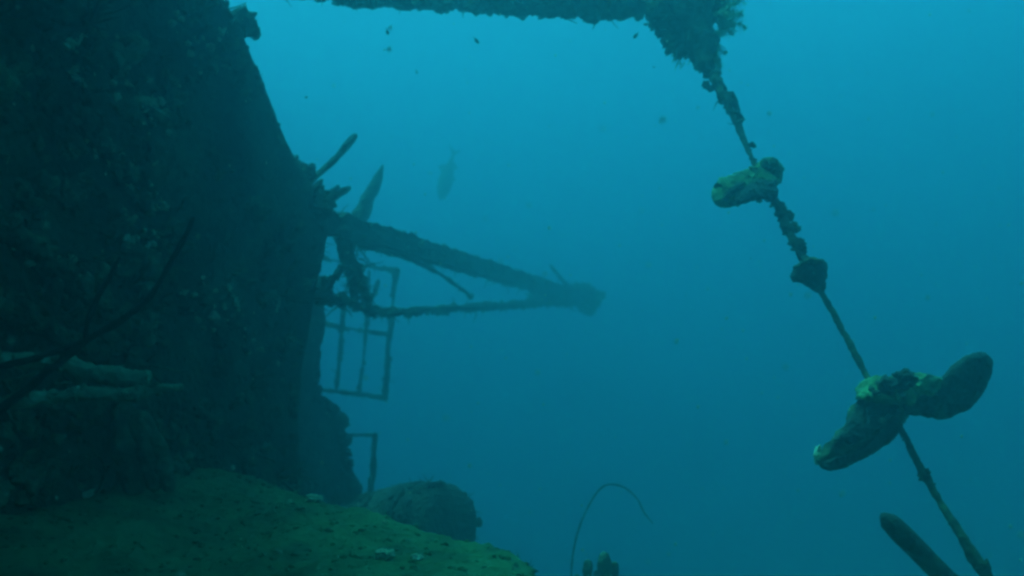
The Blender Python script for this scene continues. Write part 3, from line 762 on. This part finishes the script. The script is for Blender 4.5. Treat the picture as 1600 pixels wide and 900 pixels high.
# rounded drum-like mass behind the ledge
dr = thing('encrusted_drum', at(650, 895, 5.8), 'dark rounded drum lying half hidden behind the ledge', 'drum')
c0, c1 = at(560, 838, 6.3), at(674, 824, 5.5)
mb = MB(); d = unit(c1 - c0); r_ = .262
tube(mb, [[*(c0), r_ * .8], [*(c0 * .7 + c1 * .3), r_ * .95], [*(c0 * .3 + c1 * .7), r_], [*(c1), r_ * .98], [*(c1 + d * .10), r_ * .92], [*(c1 + d * .17), r_ * .72], [*(c1 + d * .2), r_ * .4], [*(c1 + d * .2), r_ * .05]], 90, 48, .09, 4, 8, round_end=False)
mb.build('drum', M_steel, dr)
mb = MB()
for k in range(420):
    t_ = rg.uniform(0, 1.15); a = rg.uniform(-2.6, 2.6); sd_ = unit(np.cross(d, (0, 0, 1))); u_ = np.cross(sd_, d)
    dd_ = sd_ * math.sin(a) + u_ * math.cos(a); c_ = c0 * (1 - t_) + c1 * t_ + dd_ * r_ * (.98 if t_ < 1 else .9)
    if rg.random() < .75: lump(mb, c_, rg.uniform(.008, .028), dd_, (1, 1, .5), False, rg)
    else: strand(mb, c_, dd_ + rg.normal(size=3) * .4, rg.uniform(.03, .07), .004, rg, 4, 5, .5)
tag(mb.build('crust', M_steel, dr), 'knobbly crust over the drum', kind='stuff')

# pale rubble lying on the ledge
def ledge_px(px, py):
    d = np.array([(px - 800) / F, 1, (450 - py) / F]); lo = None
    for t in np.linspace(1.5, 6, 1200):
        p = d * t
        if p[2] < gz(p[0], p[1]): return p
    return d * 5
for name, lab, spots in (('rubble_piece', 'pale coral rubble on the ledge crest in front of drum', [(490, 780, .052)]),
                         ('rubble_piece', 'pale rubble scrap halfway down the ledge right side', [(602, 866, .046)]),
                         ('rubble_piece', 'small upright pale rubble chip near the ledge right end', [(651, 870, .030)]),
                         ('rubble_piece', 'tiny pale chip beneath the ledge crest', [(600, 815, .024)]),
                         ('rubble_piece', 'tiny pale fleck on the lower ledge centre', [(437, 861, .016)])):
    mb = MB()
    for px, py, r in spots:
        r *= .45; p = ledge_px(px, py + 3); blob(mb, p + np.array([0, 0, r * .3]), (r * 1.2, r, r * .6), 3, .5, 3, int(px))
    tag(mb.build(name, M_pale), lab, 'rubble', 'pale rubble on the ledge')

# ------------------------------------------------------------------ fish
def fish(name, label, c, head_dir, length, mat, deep=.17, side=(0, -1, 0), parts=True, group=None, fat=.5):
    h = unit(head_dir); s_ = unit(np.asarray(side, float) - h * np.dot(side, h)); u_ = np.cross(h, s_)
    root = thing(name, c, label, 'fish', group) if parts else None
    prof = [(0, .02), (.04, .32), (.12, .62), (.25, .92), (.4, 1), (.55, .92), (.7, .66), (.82, .38), (.92, .22), (1, .20)]
    n, sg = 36, 16; mb = MB(); V = []
    for t in np.linspace(0, 1, n):
        r = np.interp(t, [p[0] for p in prof], [p[1] for p in prof]) * deep * length / 2
        for a in np.linspace(0, 2 * np.pi, sg, endpoint=False):
            V.append(c + h * length * (.5 - t * .86) + u_ * math.cos(a) * r + s_ * math.sin(a) * r * fat)
    i = np.arange(n - 1)[:, None] * sg; j = np.arange(sg)[None, :]; j2 = (j + 1) % sg
    mb.add(V, None, np.stack([i + j, i + j2, i + sg + j2, i + sg + j], -1).reshape(-1, 4))
    def fin(pts, th=.006):
        m = mb if not parts else MB()
        base = np.array([c + h * a * length + u_ * b * length for a, b in pts]); k = len(pts); t2 = s_ * th * length
        T = [(0, q, q + 1) for q in range(1, k - 1)]
        m.add(np.vstack([base + t2, base - t2]), T + [(a + k, c_ + k, b + k) for a, b, c_ in T], [(q, (q + 1) % k, (q + 1) % k + k, q + k) for q in range(k)])
        return m
    fins = (('tail_fin', [(-.35, 0), (-.38, .03), (-.52, .12), (-.455, .035), (-.44, 0), (-.455, -.035), (-.52, -.12), (-.38, -.03)]),
            ('dorsal_fin', [(.02, deep * .46), (-.05, deep * .5 + .07), (-.11, deep * .42 + .03), (-.14, deep * .34)]),
            ('anal_fin', [(-.12, -deep * .38), (-.17, -deep * .35 - .055), (-.24, -deep * .2 - .01), (-.24, -deep * .15)]),
            ('pelvic_fin', [(.1, -deep * .46), (.04, -deep * .46 - .05), (.02, -deep * .46)]))
    fm = [(nm, fin(p)) for nm, p in fins]
    if not parts:
        return tag(mb.build(name, mat), label, 'fish', group)
    mb.build('body', mat, root)
    for nm, m in fm: m.build(nm, mat, root)
    for sg_ in (-1, 1):
        m = MB(); blob(m, c + h * length * .41 + s_ * sg_ * deep * length * .16 + u_ * length * .012, (.011 * length,) * 3, 2, 0, 1, 1); m.build('eye', M_whip, root)
    return root
f0, f1 = at(688, 312, 12.6), at(711, 232, 12.9)
fish('large_fish', 'large faint slender fish hanging head down in open water', (f0 + f1) / 2, f0 - f1, np.linalg.norm(f0 - f1) * 1.02, M_fish, .25, side=(.5, -1, .1), fat=.6)
SM = [(605, 49, 4.6, .035, (.3, .2, -1), 'tiny fish left of the other under the beam, head down'),
      (744, 63, 4.6, .040, (.7, .2, -.8), 'tiny fish below the middle of the beam, slanting'),
      (478, 152, 4.2, .025, (.4, .8, .3), 'tiny dark fish just right of the hull edge'),
      (651, 112, 5.0, .025, (.3, .2, -1), 'tiny faint fish in open water between beam and large fish'),
      (1011, 38, 4.0, .032, (-1, .4, .1), 'upper of two tiny dark fish beside the beam corner'),
      (994, 55, 4.0, .034, (-.6, .5, -.7), 'lower of two tiny dark fish beside the beam corner'),
      (1022, 105, 4.2, .020, (-.4, .8, .4), 'tiny lone fish below the beam corner'),
      (1173, 404, 4.0, .014, (.4, .8, .4), 'minute dark fish left of the cone-shaped sponge')]
for px, py, d, l, hd, lab in SM:
    fish('small_fish', lab, at(px, py, d), hd, l, M_dark, .42, side=(.3, -1, .2), parts=False, group='tiny fish in open water')

# ------------------------------------------------------------------ drifting particles
rg = np.random.default_rng(5); mb = MB(); V, T = ico(1)
for k in range(800):
    d = rg.uniform(1.2, 7) ; p = at(rg.uniform(-60, 1660), rg.uniform(-40, 940), d)
    if p[0] < -.9 and d > 2.4: continue
    if p[2] < gz(p[0], p[1]) + .05: continue
    mb.add(p + V * rg.uniform(.0008, .0030) * np.array([1, 1, rg.uniform(.8, 1.8)]), T)
tag(mb.build('marine_snow', M_snow), 'pale specks drifting in the water', 'particles', kind='stuff')

# ------------------------------------------------------------------ the water itself
m = bpy.data.materials.new('sea_water'); m.use_nodes = True; nt = m.node_tree; nt.nodes.clear()
out = nt.nodes.new('ShaderNodeOutputMaterial'); pv = nt.nodes.new('ShaderNodeVolumePrincipled')
pv.inputs['Color'].default_value = (*HAZE_COLOR, 1)
pv.inputs['Absorption Color'].default_value = (*HAZE_ABSORB, 1)
pv.inputs['Density'].default_value = HAZE_DENSITY
pv.inputs['Anisotropy'].default_value = HAZE_G
nt.links.new(pv.outputs[0], out.inputs['Volume'])
V = np.array([(x, y, z) for x in (-64, 64) for y in (-34, 94) for z in (-10.6, 7.8)], float)
mb = MB(); mb.add(V, None, [(0, 1, 3, 2), (4, 6, 7, 5), (0, 4, 5, 1), (2, 3, 7, 6), (0, 2, 6, 4), (1, 5, 7, 3)])
tag(mb.build('haze', m, smooth=False), 'blue-green sea water filling the scene', kind='stuff')

for o in bpy.data.objects:
    if '_w' in o: del o['_w']
